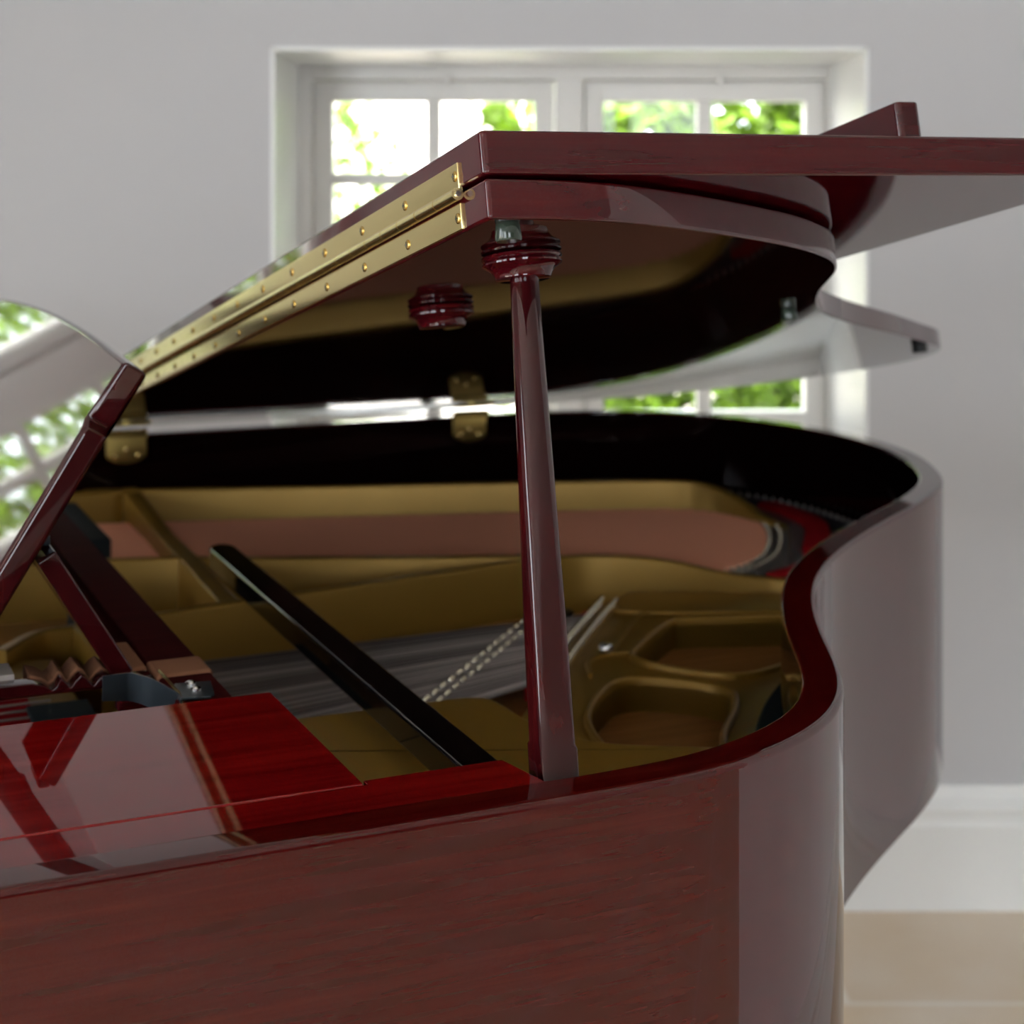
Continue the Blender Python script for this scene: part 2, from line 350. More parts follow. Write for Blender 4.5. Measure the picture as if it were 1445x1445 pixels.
# two brass strap hinges at the spine
def round_plate(mb, a0, a1, z0, z1, b0, b1, lower=True, T=None):
    c = (a0+a1)/2; w = (a1-a0)/2; pts = []
    for k in range(9):
        t = R(180+180*k/8); pts.append((c+w*cos(t)*1.0, z0+.012+.012*sin(t)))
    pts += [(a1, z1), (a0, z1)]
    if not lower: pts = [(x, z0+z1-y) for x, y in pts]
    mb.slab([pts], b0, b1, .0006, T=T)
for a0 in (.393, .893):
    a1 = a0+.054; bi = BS-.027
    mb = MB(); round_plate(mb, a0, a1, .962, .9995, 0, .0022, T=lambda x, y, z, bi=bi: (x, bi-z, y))
    h = part(mb, 'spine_hinge', 'brass2')
    mb = MB()
    for q in range(5): mb.tube([(a0+q*.0108+.0003, bi-.004, 1.003), (a0+(q+1)*.0108-.0003, bi-.004, 1.003)], .0052, 16)
    part(mb, 'knuckle', 'brass2', h)
    mb = MB(); s0 = sb(bi-.004); round_plate(mb, a0, a1, s0+.002, s0+.042, 0, .0022, lower=False, T=lambda x, y, z: LT(x, y, -.0005-z)); part(mb, 'upper_leaf', 'brass2', h)
    for (da, dz) in ((.012, .972), (.027, .980), (.042, .972)):
        mb = MB(); mb.lathe([(.0042, 0), (.004, .001), (.002, .0018)], 16, T=lambda x, y, z, a=a0+da, q=dz, bi=bi: (x+a, bi-.0022-z, q+y)); part(mb, 'screw', 'screw', h)
# ------------------------------------------------------------------ prop stick (loft from squared foot to round top)
def superell(w, d, e, n=40):
    out = []
    for k in range(n):
        t = 2*pi*k/n; c, s_ = cos(t), sin(t)
        out.append((w/2*math.copysign(abs(c)**(2/e), c), d/2*math.copysign(abs(s_)**(2/e), s_)))
    return out
mb = MB(); rings = []
B0 = Vector((.3892, .8062, .955)); B1 = Vector((.4135, .905, 1.266))
for t, w, d, e in ((0, .0225, .0208, 14), (.166, .0225, .0208, 14), (.171, .0216, .0200, 7), (.28, .0216, .0200, 6), (.4, .0214, .020, 4.5), (.5, .0210, .0198, 3.4), (.62, .0206, .0196, 2.7), (.75, .0198, .0193, 2.2), (.87, .019, .019, 2), (.955, .0180, .0180, 2), (1.0, .0176, .0176, 2)):
    p = B0.lerp(B1, t); rings.append([(p.x+x, p.y+y, p.z) for x, y in superell(w, d, e)])
mb.ring_loft(rings); ps = part(mb, 'prop_stick', 'stickwood')
mb = MB(); rings = []
for t, w, e in ((.30, .002, 2), (.36, .008, 2.4), (.45, .012, 2.8), (.6, .0, 3)): pass
mb.box(.375, .398, .7935, .8045, .955, .968, .001); part(mb, 'prop_hinge', 'brass', ps)
# long stick lying folded down across the plate
mb = MB(); n = 24
def LS(x, y, z): # y along stick
    t = (y-.835)/.76; return (.372+x+.006*t, y, .9490+z+.005*t)
mb.slab([[(0, .835), (.026, .835), (.026, 1.56)]+[(.013+.013*cos(R(a)), 1.56+.020*sin(R(a))) for a in range(15, 166, 15)]+[(0, 1.56)]], 0, .022, .003, T=LS)
part(mb, 'long_prop_stick', 'black', wn=True)

# ------------------------------------------------------------------ music desk
DS = (.2083-.128)/(1.2054-1.075); DL = math.atan(DS)
def DT(b, s, w):  # b across, s up the slope, w normal to the back (+a)
    z = s*cos(DL); a = .2083-DS*(1.2054-.985)+s*sin(DL)
    return (a+w*cos(DL), b, .985+z-w*sin(DL))
def zs(z): return (z-.985)/cos(DL)
arch = [(1.099, 1.2054), (1.177, 1.2085), (1.316, 1.2135), (1.515, 1.2160), (1.714, 1.2135), (1.853, 1.2085), (1.931, 1.2054)]
top = [(b, zs(z)) for b, z in cr(arch, 6)]
side = lambda sgn, c: [(c+sgn*.0, zs(1.2054)), (c+sgn*.003, zs(1.190)), (c+sgn*.007, zs(1.174)), (c+sgn*.011, zs(1.168)), (c+sgn*.004, zs(1.163)), (c+sgn*.003, zs(1.158)), (c+sgn*.002, zs(1.10)), (c+sgn*.002, zs(.990))]
outl = list(reversed(side(1, 1.099)))[:-1] + top + side(-1, 1.931)[1:]
mb = MB(); mb.slab([outl], 0, .0185, .0040, T=DT, rc=.002); desk = part(mb, 'music_desk', 'stickwood', wn=True)
mb = MB(); mb.box(.02, .085, 1.11, 1.92, .975, .988, .003); part(mb, 'desk_shelf', 'mahogany', desk)
# back support frame of the desk
SD = Vector((.218, 0, .992))-Vector((.166, 0, 1.078)); SL = SD.length; SDn = SD/SL
def ST(s, b, w): return (.166+SDn.x*s - SDn.z*w, b, 1.078+SDn.z*s+SDn.x*w)
mb = MB(); mb.slab([[(0, 1.118), (SL, 1.118), (SL, 1.56), (SL-.03, 1.56), (SL-.03, 1.20), (.0, 1.20)]], -.014, 0, .0015, T=ST); sup = part(mb, 'desk_support', 'stickwood', wn=True)
mb = MB(); mb.box(.158, .166, 1.14, 1.18, 1.077, 1.085, .002); part(mb, 'support_hinge', 'steel', sup)
# side runner with ratchet notches
rt = [(-.10, .9965), (.118, .9965), (.150, .9965), (.158, .994), (.163, .9905), (.166, .9925), (.169, .9975), (.1715, .9955), (.175, .9905), (.1785, .995), (.182, .9985), (.186, .9955), (.190, .9900), (.194, .9945), (.198, .9970), (.203, .993), (.208, .988), (.24, .988)]
def ratch(b0, b1, lo, hi):
    mb = MB(); pts = [(a, z+hi) for a, z in rt if a >= lo] + [(.24, .9835), (max(lo, -.10), .9835)]
    mb.slab([list(reversed(pts))], 0, b1-b0, .0008, T=lambda x, y, z: (x, b0+z, y)); return mb
rn = part(ratch(1.113, 1.128, -1, -.004), 'desk_runner', 'stickwood')
fp = part(ratch(1.1285, 1.158, .150, -.0025), 'notch_felt', 'felt', rn)
mb = MB(); mb.box(.108, .141, 1.129, 1.160, .985, .9955, .001); part(mb, 'wooden_stop', 'limewood', rn)
part(ratch(1.885, 1.90, -1, -.004), 'desk_runner', 'mahogany')
# cross rail at the back of the desk frame
mb = MB(); mb.box(.232, .268, 1.045, 1.97, .962, .989, .002); rail = part(mb, 'cross_rail', 'satinwood')
mb = MB(); mb.box(.2305, .2695, 1.102, 1.143, .960, .9910, .0035); part(mb, 'felt_wrap', 'felt', rail)
mb = MB(); mb.box(.212, .2295, 1.128, 1.20, .970, .991, .003); part(mb, 'felt_pad', 'felt', rail)
mb = MB(); mb.box(.206, .2295, 1.105, 1.124, .966, .9905, .0025); part(mb, 'support_block', 'mahogany', rail)
# steel catch bracket
pth = [(.191, 1.083), (.2045, 1.086), (.210, 1.087), (.219, 1.078), (.226, 1.066), (.2310, 1.056), (.2335, 1.050), (.2330, 1.043)]
pp = smooth2(cr([(a, b) for a, b in pth], 5), 3, .0015); pq = offs(pp, .0012)
mb = MB(); mb.ring_loft([[(o.x, o.y, z0_), (o.x, o.y, z1_), (q.x, q.y, z1_), (q.x, q.y, z0_)] for (o, q, z0_, z1_) in [(o, q, .984-(.012*i/len(pp))**1, 1.0005-(.010*(i/len(pp))**1.6)) for i, (o, q) in enumerate(zip(pp, pq))]])
br = part(mb, 'catch_bracket', 'steel')
mb = MB(); mb.slab([[(.2325, 1.046), (.253, 1.043), (.2565, 1.047), (.261, 1.076), (.2375, 1.080)]], .9892, .9912, .0006); part(mb, 'mounting_plate', 'steel', br)
for a, b in ((.247, 1.0735), (.247, 1.060)):
    mb = MB(); mb.lathe([(.0040, .9912), (.0038, .9925), (.0020, .9935)], 14, T=lambda x, y, z, a=a, b=b: (x+a, y+b, z)); part(mb, 'screw', 'chrome', br)
mb = MB(); mb.tube([(.231, 1.098, .9955), (.2345, 1.054, .9925), (.236, 1.046, .988)], .0011, 8); part(mb, 'spring_rod', 'brass', br)

# ------------------------------------------------------------------ soundboard and iron plate
inn = offs(po, .0275); ipoly = [(p.x, p.y) for p in inn if True]
def clip(poly, a0): return [(max(a, a0), b) for a, b in poly]
mb = MB(); mb.slab([clip(ipoly, .02)], .842, .852, .0005); part(mb, 'soundboard', 'board')
# treble web with two openings onto the soundboard: the body of the cast plate
web = [(.505, 1.17), (.60, 1.29), (.66, 1.36), (.70, 1.42), (.83, 1.575), (.86, 1.60), (.90, 1.585), (1.01, 1.53), (1.2, 1.49), (1.13, 1.42), (1.03, 1.345), (.95, 1.29), (.88, 1.24), (.80, 1.17), (.745, 1.10), (.69, 1.02), (.645, .945), (.60, .97), (.55, 1.02), (.515, 1.07)]
o1 = cr([(.737, 1.348), (.748, 1.375), (.825, 1.450), (.85, 1.456), (.90, 1.440), (.953, 1.424), (1.04, 1.398), (1.05, 1.375), (.98, 1.335), (.93, 1.315), (.865, 1.288), (.805, 1.268), (.772, 1.284), (.750, 1.315)], 6, True)
o2 = cr([(.596, 1.150), (.61, 1.20), (.632, 1.238), (.672, 1.284), (.700, 1.294), (.728, 1.278), (.752, 1.250), (.757, 1.222), (.735, 1.185), (.69, 1.13), (.65, 1.06), (.60, 1.06), (.592, 1.10)], 6, True)
mb = MB(); mb.slab([web, o1, o2], .851, .878, .002); plate = part(mb, 'iron_plate', 'gold', wn=True)
G = 'gold'
def strut(pts, w, zb=.846, r=.003, name='plate_strut'):
    # pts: (a,b,ztop), rounded top rib
    P = [Vector(p) for p in cr(pts, 6)]; rings = []
    for i, p in enumerate(P):
        d = (P[min(i+1, len(P)-1)]-P[max(i-1, 0)]); d.z = 0; d.normalize(); x = Vector((d.y, -d.x, 0))
        pr = [(-w/2-.002, zb), (-w/2, p.z-r)]+[(-w/2+r-r*cos(R(a)), p.z-r+r*sin(R(a))) for a in (30, 60, 90)]
        pr += [(w/2-r+r*sin(R(a)), p.z-r+r*cos(R(a))) for a in (0, 30, 60, 90)] + [(w/2+.002, zb)]
        rings.append([(p.x+x.x*t, p.y+x.y*t, z) for t, z in pr])
    mb = MB(); mb.ring_loft(rings); return part(mb, name, G, plate)
strut([(.05, 2.19, .93), (.36, 2.19, .93), (.41, 2.192, .93)], .02)
strut([(.365, 2.21, .93), (.614, 2.125, .93), (.926, 2.028, .93), (1.10, 1.965, .93), (1.155, 1.925, .927), (1.175, 1.87, .913), (1.18, 1.83, .90), (1.195, 1.79, .89)], .014)
strut([(.175, 1.502, .915), (.213, 1.552, .915), (.252, 1.562, .915), (.33, 1.575, .915), (.409, 1.592, .915), (.55, 1.612, .915), (.70, 1.637, .915), (.80, 1.643, .915), (.86, 1.625, .914), (.915, 1.602, .908), (.967, 1.575, .896), (1.01, 1.55, .891), (1.06, 1.52, .890), (1.20, 1.49, .890)], .013)
strut([(.252, 1.558, .915), (.256, 1.50, .915), (.257, 1.42, .912)], .012)
strut([(.30, 1.845, .915), (.418, 1.813, .915)], .014)
strut([(.10, 1.87, .915), (.30, 1.845, .915)], .014)
strut([(.418, 1.808, .915), (.55, 1.75, .915), (.70, 1.69, .915), (.80, 1.648, .915)], .014)
strut([(.424, 2.27-.06, .930), (.420, 2.0, .915), (.414, 1.81, .915), (.405, 1.595, .915)], .022)
# raised pin-block area near the treble rim
fl = [(.15, 1.17), (.35, 1.166), (.425, 1.164), (.475, 1.163), (.497, 1.155), (.502, 1.13), (.503, 1.096), (.512, 1.055), (.530, 1.026), (.555, 1.008), (.597, .985), (.611, .975), (.600, .905), (.575, .865), (.53, .835), (.47, .815), (.40, .80), (.15, .80)]
fs = [tuple(p) for p in smooth2(cr(fl[:12], 6), 3, .006)] + fl[12:]
mb = MB(); mb.slab([fs], .853, .930, .006); part(mb, 'pin_block_flange', G, plate, wn=True)
mb = MB(); mb.lathe([(.0135, .930), (.0138, .931), (.013, .9335), (.0, .9336)], 32, T=lambda x, y, z: (x+.411, y+1.052, z)); part(mb, 'felt_disc', 'felt', plate)
mb = MB(); mb.tube([(.420, 1.043, .932), (.432, 1.01, .934), (.44, .985, .934)], .0008, 6); part(mb, 'wire', 'chrome', plate)
# raised rims of the openings
for q, o in enumerate((o1, o2)):
    mb = MB(); P = [Vector((x, y)) for x, y in o]; n = len(P); rings = []
    c = sum(P, Vector((0, 0)))/n
    for i, p in enumerate(P):
        d = (P[(i+1) % n]-P[i-1]).normalized(); nn = Vector((-d.y, d.x)); nn = nn if (p-c).dot(nn) > 0 else -nn
        rings.append([(p.x+nn.x*t, p.y+nn.y*t, z) for t, z in ((0, .853), (0, .8812), (.001, .8830), (.003, .884), (.005, .8830), (.0065, .8775))])
    rings.append(rings[0]); mb.ring_loft(rings, cap=False); part(mb, 'opening_rim', G, plate)
# raised lines cast on the web
def bead(pts, r_=.0025, z=.8803):
    mb = MB(); mb.tube([(a, b, z) for a, b in cr(pts, 6)], r_, 8); part(mb, 'cast_ridge', G, plate)
bead([(.794, 1.529), (.846, 1.493), (.962, 1.435+.012), (1.05, 1.415)])
bead([(.716, 1.375), (.76, 1.43), (.815, 1.495), (.85, 1.500)])
bead([(.672, 1.325), (.69, 1.365), (.715, 1.378), (.74, 1.374)])
mb = MB(); mb.lathe([(.0075, .880), (.0078, .884), (.006, .8865), (.003, .887)], 24, T=lambda x, y, z: (x+.723, y+1.393, z)); part(mb, 'plate_bolt', 'chrome', plate)
# painted rim reflection along the bent side, real flange along the tail
def follow(o1_, o2_, z0_, z1_, i0, i1, name, mat, parent=plate):
    A = offs(po, o1_)[i0:i1]; B = offs(po, o2_)[i0:i1]
    rg = [[(p.x, p.y, z0_), (p.x, p.y, z1_-.002), (p.x*.9+q.x*.1, p.y*.9+q.y*.1, z1_), (p.x*.1+q.x*.9, p.y*.1+q.y*.9, z1_), (q.x, q.y, z1_-.002), (q.x, q.y, z0_)] for p, q in zip(A, B)]
    mb = MB(); mb.ring_loft(rg); return part(mb, name, mat, parent)
def idx(a, b): return min(range(len(po)), key=lambda i: (po[i]-Vector((a, b))).length)
follow(.028, .048, .846, .886, idx(.62, .864), idx(.95, 1.27), 'rim_reflection_strip', 'blackfelt')  # dark strip added in place of the reflection in the polished rim
follow(.0285, .075, .846, .893, idx(1.02, 1.33), idx(1.0, 2.225), 'tail_flange', 'dull', piano)
# hump casting over the agraffes beside the ratchet
mb = MB(); mb.slab([[(.02, 1.19), (.205, 1.19), (.225, 1.25), (.225, 1.52), (.02, 1.54)]], .860, .898, .003); part(mb, 'tuning_pin_field', G)

# ------------------------------------------------------------------ bridges, strings, felts and pins
def ribbon(pts, w, z0_, z1_, name, mat, parent=piano, r_=.001, nn=8):
    P = smooth2(cr(pts, nn), 2, .006); A = offs(P, w/2); B = offs(P, -w/2)
    mb = MB(); mb.ring_loft([[(p.x, p.y, z0_), (p.x, p.y, z1_-r_), (p.x*.93+q.x*.07, p.y*.93+q.y*.07, z1_), (p.x*.07+q.x*.93, p.y*.07+q.y*.93, z1_), (q.x, q.y, z1_-r_), (q.x, q.y, z0_)] for p, q in zip(A, B)])
    return part(mb, name, mat, parent), P
bbp = [(1.214, 1.935), (1.208, 1.885), (1.196, 1.835), (1.160, 1.757), (1.10, 1.672), (1.05, 1.625), (.985, 1.588)]
bb, BP = ribbon([(a-.004, b) for a, b in bbp], .030, .845, .886, 'bass_bridge', 'bridge')
tb, TP = ribbon([(.52, 1.335), (.56, 1.38), (.609, 1.433), (.66, 1.490), (.72, 1.555), (.78, 1.61)], .028, .845, .866, 'treble_bridge', 'bridge')
def along(P, n):
    L = [0]
    for i in range(1, len(P)): L.append(L[-1]+(P[i]-P[i-1]).length)
    out = []
    for k in range(n):
        t = L[-1]*(k+.5)/n; j = max(i for i in range(len(L)) if L[i] <= t); j = min(j, len(P)-2)
        d = (P[j+1]-P[j]).normalized(); out.append((P[j]+d*(t-L[j]), d))
    return out
mbp = MB(); mbp.lathe([(.0016, 0), (.0016, .0045), (.0008, .0055)], 8)
def pins(spots, z, name, mat, parent, sc=1.0, lean=(0, 0)):
    pr = None
    for q in spots:
        if pr is None:
            mb = MB(); mb.lathe([(.0017*sc, 0), (.0017*sc, .006*sc), (.0009*sc, .007*sc)], 8, T=lambda x, y, zz: (x+zz*lean[0], y+zz*lean[1], zz))
            pr = mb.build(name, mat, parent, off=(0, 0, 0)); pr.location = (q[0]-OFF[0], q[1]-OFF[1], z)
        else:
            c = pr.copy(); COL.objects.link(c); c.parent = parent; c.location = (q[0]-OFF[0], q[1]-OFF[1], z)
sp = []
for p, d in along(BP, 30):
    nrm = Vector((-d.y, d.x)); sp.append(p+nrm*.006); sp.append(p-nrm*.008)
pins(sp, .885, 'bridge_pin', 'pin', bb, 1.1)
sp = []
for i, (p, d) in enumerate(along(TP[:int(len(TP)*.92)], 64)):
    if i % 4 > 1: continue
    nrm = Vector((-d.y, d.x)); sp.append(p+nrm*.006); sp.append(p-nrm*.006)
pins(sp, .866, 'bridge_pin', 'pin', tb, 1.35)
ribbon([(1.250, 1.92), (1.248, 1.86), (1.235, 1.79), (1.205, 1.735), (1.165, 1.680), (1.135, 1.640)], .030, .850, .896, 'hitch_felt', 'redfelt')
ribbon([(1.145, 1.650), (1.10, 1.600), (1.06, 1.572), (1.02, 1.555)], .020, .850, .893, 'hitch_felt', 'redfelt')
rf, _ = ribbon([(.628, 1.362), (.645, 1.386), (.667, 1.418), (.727, 1.500), (.80, 1.580)], .010, .850, .868, 'hitch_felt', 'redfelt')
hp, HP = ribbon([(.655, 1.355), (.689, 1.409-.01), (.749, 1.475), (.81, 1.548)], .016, .852, .8815, 'hitch_rail', 'gold')
sp = []
for i, (p, d) in enumerate(along(HP, 15)):
    nrm = Vector((-d.y, d.x)); sp += [p+nrm*.012, p-nrm*.003]
pins(sp, .8805, 'hitch_pin', 'pin', hp, 1.4, lean=(.5, .0))
t_ = offs(po, .045)[idx(1.20, 1.48):idx(1.28, 2.04)]
tf = bpy.data.objects.get('tail_flange')
pins([p for p, d in along(t_, 34)], .893, 'hitch_pin', 'string3', tf, .9)
# copper-wound bass strings
def string_obj(p, q, r_, mat, parent=piano, name='string', n=5):
    mb = MB(); mb.tube([p, q], r_, n); return part(mb, name, mat, parent)
bs_ = along(list(reversed(BP)), 38)
for i, (p, d) in enumerate(bs_):
    t = i/37; a0, b0 = .20, 1.90+(2.20-1.90)*t
    st = string_obj((a0, b0, .893), (p.x-.014, p.y, .890), .0021-.0004*(1-t), 'copper', name='bass_string')
    mb = MB(); q = Vector((p.x, p.y))+(Vector((p.x, p.y))-Vector((a0, b0))).normalized()*.075
    mb.tube([(p.x-.015, p.y, .890), (p.x, p.y, .8895), (q.x, q.y, .8875)], .0006, 4); part(mb, 'core_wire', 'string', st)
# tenor and treble steel strings
N = 27
def hitch(t):
    j = t*(len(HP)-1); k = int(j); k = min(k, len(HP)-2); return HP[k].lerp(HP[k+1], j-k)
for i in range(N*3):
    mt_ = ['string', 'string2', 'string3', 'string2', 'string', 'string3', 'string2'][(i//3*5) % 7]; t = ((i//3)+.30+.20*(i % 3))/N; h_ = hitch(t); b0 = 1.215+(1.555-1.215)*t
    string_obj((.30, b0, .869), (h_.x, h_.y, .873), .00095, random.choice(['string', 'string', 'string2', 'string3']) if i % 3 == 0 else mt_, name='treble_string', n=5)
# dampers / black felt at the left
mb = MB(); mb.box(.305, .345, 1.90, 2.15, .880, .925, .003); part(mb, 'damper_felt', 'blackfelt')
mb = MB(); mb.box(.27, .31, 1.60, 1.74, .86, .905, .003); part(mb, 'damper_felt', 'blackfelt')
mb = MB(); mb.box(.29, .335, 1.19, 1.54, .858, .880, .003); part(mb, 'damper_felt', 'blackfelt')
# tuning pins with red felt band
for i in range(11):
    string_obj((.02, 1.235+.019*i, .9030), (.20, 1.240+.019*i, .9030), .0011, 'string3', name='string_tail', n=5)
mb = MB(); mb.box(.178, .228, 1.20, 1.36, .898, .905, .002); part(mb, 'damper_felt', 'blackfelt')
mb = MB(); mb.slab([[(.02, 1.225), (.150, 1.225), (.182, 1.30), (.186, 1.45), (.02, 1.45)]], .898, .902, .001); part(mb, 'red_string_felt', 'redfelt')
tpf = bpy.data.objects.get('tuning_pin_field')
pins([(.015+.0075*(i % 14), 1.462+.013*(i//14)) for i in range(70)], .900, 'tuning_pin', 'chrome', tpf, 1.6)

# ------------------------------------------------------------------ the room
def world(mb, name, mat, parent=None, kind=None, **k):
    o = mb.build(name, mat, parent, **k)
    if kind: tag(o, kind=kind)
    return o
def wall_x(mb, x0, x1, y0, y1, z0, z1, holes):   # wall along x with rectangular holes (hx0,hx1,hz0,hz1)
    xs = sorted({x0, x1, *[h[0] for h in holes], *[h[1] for h in holes]}); zs_ = sorted({z0, z1, *[h[2] for h in holes], *[h[3] for h in holes]})
    for i in range(len(xs)-1):
        for j in range(len(zs_)-1):
            cx, cz = (xs[i]+xs[i+1])/2, (zs_[j]+zs_[j+1])/2
            if any(h[0] < cx < h[1] and h[2] < cz < h[3] for h in holes): continue
            mb.box(xs[i], xs[i+1], y0, y1, zs_[j], zs_[j+1])
def wall_y(mb, x0, x1, y0, y1, z0, z1, holes):
    t = MB(); wall_x(t, y0, y1, x0, x1, z0, z1, holes); mb.add([(b, a, c) for a, b, c in t.v], t.f)
YB = 3.031; W1 = (-.449, .664, .775, 1.603); W2 = (-2.16, -1.26, .775, 1.75)
XL, XR, YF, ZC = -3.6, 1.32, -3.4, 2.55; XR2 = 4.6; YR = .80
LW = [(-3.1, -1.6, .05, 2.3), (-1.3, .2, .05, 2.3)]
FW_FILL = [(-3.2, -1.5, .05, 2.3), (.05, 1.35, .65, 2.3)]  # unseen front openings, added to let in fill daylight
mb = MB(); wall_x(mb, XL-.4, XR+.2, YB, YB+.45, 0, ZC, [W1, W2]); world(mb, 'wall_back', 'wall', kind='structure', smooth=0)
mb = MB(); wall_y(mb, XL-.4, XL, YF-.2, YB, 0, ZC, LW); world(mb, 'wall_left', 'wall', kind='structure', smooth=0)
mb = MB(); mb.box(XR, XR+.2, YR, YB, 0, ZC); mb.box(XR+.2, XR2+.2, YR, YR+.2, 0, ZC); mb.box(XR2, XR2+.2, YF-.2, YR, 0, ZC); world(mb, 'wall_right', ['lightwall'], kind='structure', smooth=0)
mb = MB(); wall_x(mb, XL, XR2, YF-.2, YF, 0, ZC, FW_FILL); world(mb, 'wall_front', 'warmwall', kind='structure', smooth=0)
mb = MB(); mb.box(XL-.4, XR2+.2, YF-.2, YB+.45, -.2, 0); world(mb, 'floor', 'floor', kind='structure', smooth=0)
mb = MB(); mb.box(XL-.4, XR2+.2, YF-.2, YB+.45, ZC, ZC+.2); world(mb, 'ceiling', 'ceiling', kind='structure', smooth=0)
prof = [(0, 0), (.018, 0), (.018, .150), (.0205, .156), (.0185, .162), (.018, .166), (.0185, .178), (.022, .184), (.024, .190), (.022, .197), (.015, .204), (.011, .212), (.011, .224), (.007, .231), (0, .231)]
def base_x(name, x0, x1, y, sg):
    mb = MB(); mb.ring_loft([[(x, y+sg*t, z) for t, z in prof] for x in (x0, x1)]); world(mb, name, 'trim', kind='structure', smooth=30)
def base_y(name, y0, y1, x, sg):
    mb = MB(); mb.ring_loft([[(x+sg*t, y, z) for t, z in prof] for y in (y0, y1)]); world(mb, name, 'trim', kind='structure', smooth=30)
base_x('baseboard_back', XL, XR, YB, -1); base_y('baseboard_right', YR, YB, XR, -1)
base_y('baseboard_left', .2, YB, XL, 1); base_x('baseboard_front', 1.35, XR2, YF, 1); base_y('baseboard_passage', YF, YR, XR2, -1)

def win_x(name, W, y, cas, ncol, nrow, bar=.030, knobs=True, mw=.030):
    x0, x1, z0_, z1_ = W; mb = MB()
    def fr(mb, a0, a1, c0, c1, w, ya, yb, wt=None, wb=None):
        wt = wt or w; wb = wb or w
        mb.box(a0, a0+w, ya, yb, c0, c1, .003); mb.box(a1-w, a1, ya, yb, c0, c1, .003); mb.box(a0+w-.003, a1-w+.003, ya, yb, c1-wt, c1, .003); mb.box(a0+w-.003, a1-w+.003, ya, yb, c0, c0+wb, .003)
    fr(mb, x0, x1, z0_, z1_, .036, y, y+.09, .034, .04)
    root = world(mb, name, 'winpaint', kind='structure')
    pitch = (x1-x0-.072)/cas
    mb = MB()
    for c in range(1, cas): mb.box(x0+.036+pitch*c-mw, x0+.036+pitch*c+mw, y+.005, y+.085, z0_+.03, z1_-.03, .004)
    world(mb, 'mullion', 'winpaint', root)
    for c in range(cas):
        a0 = x0+.036+pitch*c+(mw if c else 0); a1 = x0+.036+pitch*(c+1)-(mw if c < cas-1 else 0); c0 = z0_+.04; c1 = z1_-.034
        mb = MB(); fr(mb, a0+.002, a1-.002, c0+.002, c1-.002, .040, y+.018, y+.062, .042, .06); s_ = world(mb, 'sash', 'winpaint', root)
        g0, g1, h0, h1 = a0+.042, a1-.042, c0+.062, c1-.044
        mb = MB()
        for i in range(1, ncol): xx = g0+(g1-g0)*i/ncol; mb.box(xx-bar/2, xx+bar/2, y+.024, y+.052, h0-.004, h1+.004, .003)
        for j in range(1, nrow): zz = h0+(h1-h0)*j/nrow; mb.box(g0-.004, g1+.004, y+.0245, y+.0515, zz-bar*.42, zz+bar*.42, .003)
        world(mb, 'glazing_bar', 'winpaint', s_)
        mb = MB(); mb.box(g0-.006, g1+.006, y+.036, y+.040, h0-.006, h1+.006); world(mb, 'pane', 'glass', s_)
        if knobs:
            mb = MB(); xx = (a0+a1)/2+.03; mb.box(xx-.006, xx+.006, y-.012, y+.002, z1_-.045, z1_-.025, .002); world(mb, 'sash_fitting', 'winpaint', s_)
    return root
win_x('window_1', (-.452, .690, W1[2], 1.603), 3.37, 2, 2, 4)
# plaster reveal lining of the near window, a sill board
mb = MB(); mb.box(-.452, .69, 3.06, 3.37, .765, .782, .004); world(mb, 'trim_1', 'trim', kind='structure')
win_x('window_2', W2, 3.34, 2, 2, 4, mw=.055)
mb = MB(); mb.box(W1[0]-.001, W1[0]+.006, YB-.001, 3.37, W1[2], W1[3]); mb.box(W1[1]-.006, W1[1]+.001, YB-.001, 3.37, W1[2], W1[3]); mb.box(W1[0], W1[1], YB-.001, 3.37, W1[3]-.006, W1[3]+.001); world(mb, 'trim_2', 'trim', kind='structure', smooth=0)
def win_y(name, y0, y1, x, n):
    mb = MB(); 
    mb.box(x-.08, x, y0, y0+.06, .05, 2.3, .003); mb.box(x-.08, x, y1-.06, y1, .05, 2.3, .003); mb.box(x-.08, x, y0, y1, 2.24, 2.3, .003); mb.box(x-.08, x, y0, y1, .05, .12, .003)
    root = world(mb, name, 'winpaint', kind='structure')
    mb = MB(); m = (y0+y1)/2; mb.box(x-.07, x-.01, m-.06, m+.06, .1, 2.27, .003)
    for k in range(1, 5): z = .12+2.12*k/5; mb.box(x-.055, x-.025, y0+.05, y1-.05, z-.014, z+.014, .003)
    for yy in ((y0+.06+m-.06)/2, (y1-.06+m+.06)/2): mb.box(x-.055, x-.025, yy-.014, yy+.014, .1, 2.27, .003)
    world(mb, 'glazing_bar', 'winpaint', root)
    mb = MB(); mb.box(x-.042, x-.038, y0+.05, y1-.05, .1, 2.27); world(mb, 'pane', 'glass', root)
win_y('window_3', LW[0][0], LW[0][1], XL-.2, 2); win_y('window_4', LW[1][0], LW[1][1], XL-.2, 2)
for q, F in enumerate(FW_FILL):
    mb = MB(); x0, x1 = F[:2]
    zb = F[2]; mb.box(x0, x0+.06, YF-.12, YF-.05, zb, 2.3, .003); mb.box(x1-.06, x1, YF-.12, YF-.05, zb, 2.3, .003); mb.box(x0, x1, YF-.12, YF-.05, 2.24, 2.3, .003); mb.box(x0, x1, YF-.12, YF-.05, zb, zb+.07, .003)
    fill_win = world(mb, 'window_%d' % (5+q), 'winpaint', kind='structure')  # added window out of view, brightens floor and back wall
    mb = MB(); mb.box((x0+x1)/2-.05, (x0+x1)/2+.05, YF-.115, YF-.055, zb+.05, 2.26, .003); world(mb, 'mullion', 'winpaint', fill_win)
    mb = MB(); mb.box(x0+.05, x1-.05, YF-.09, YF-.085, zb+.05, 2.27); world(mb, 'pane', 'glass', fill_win)

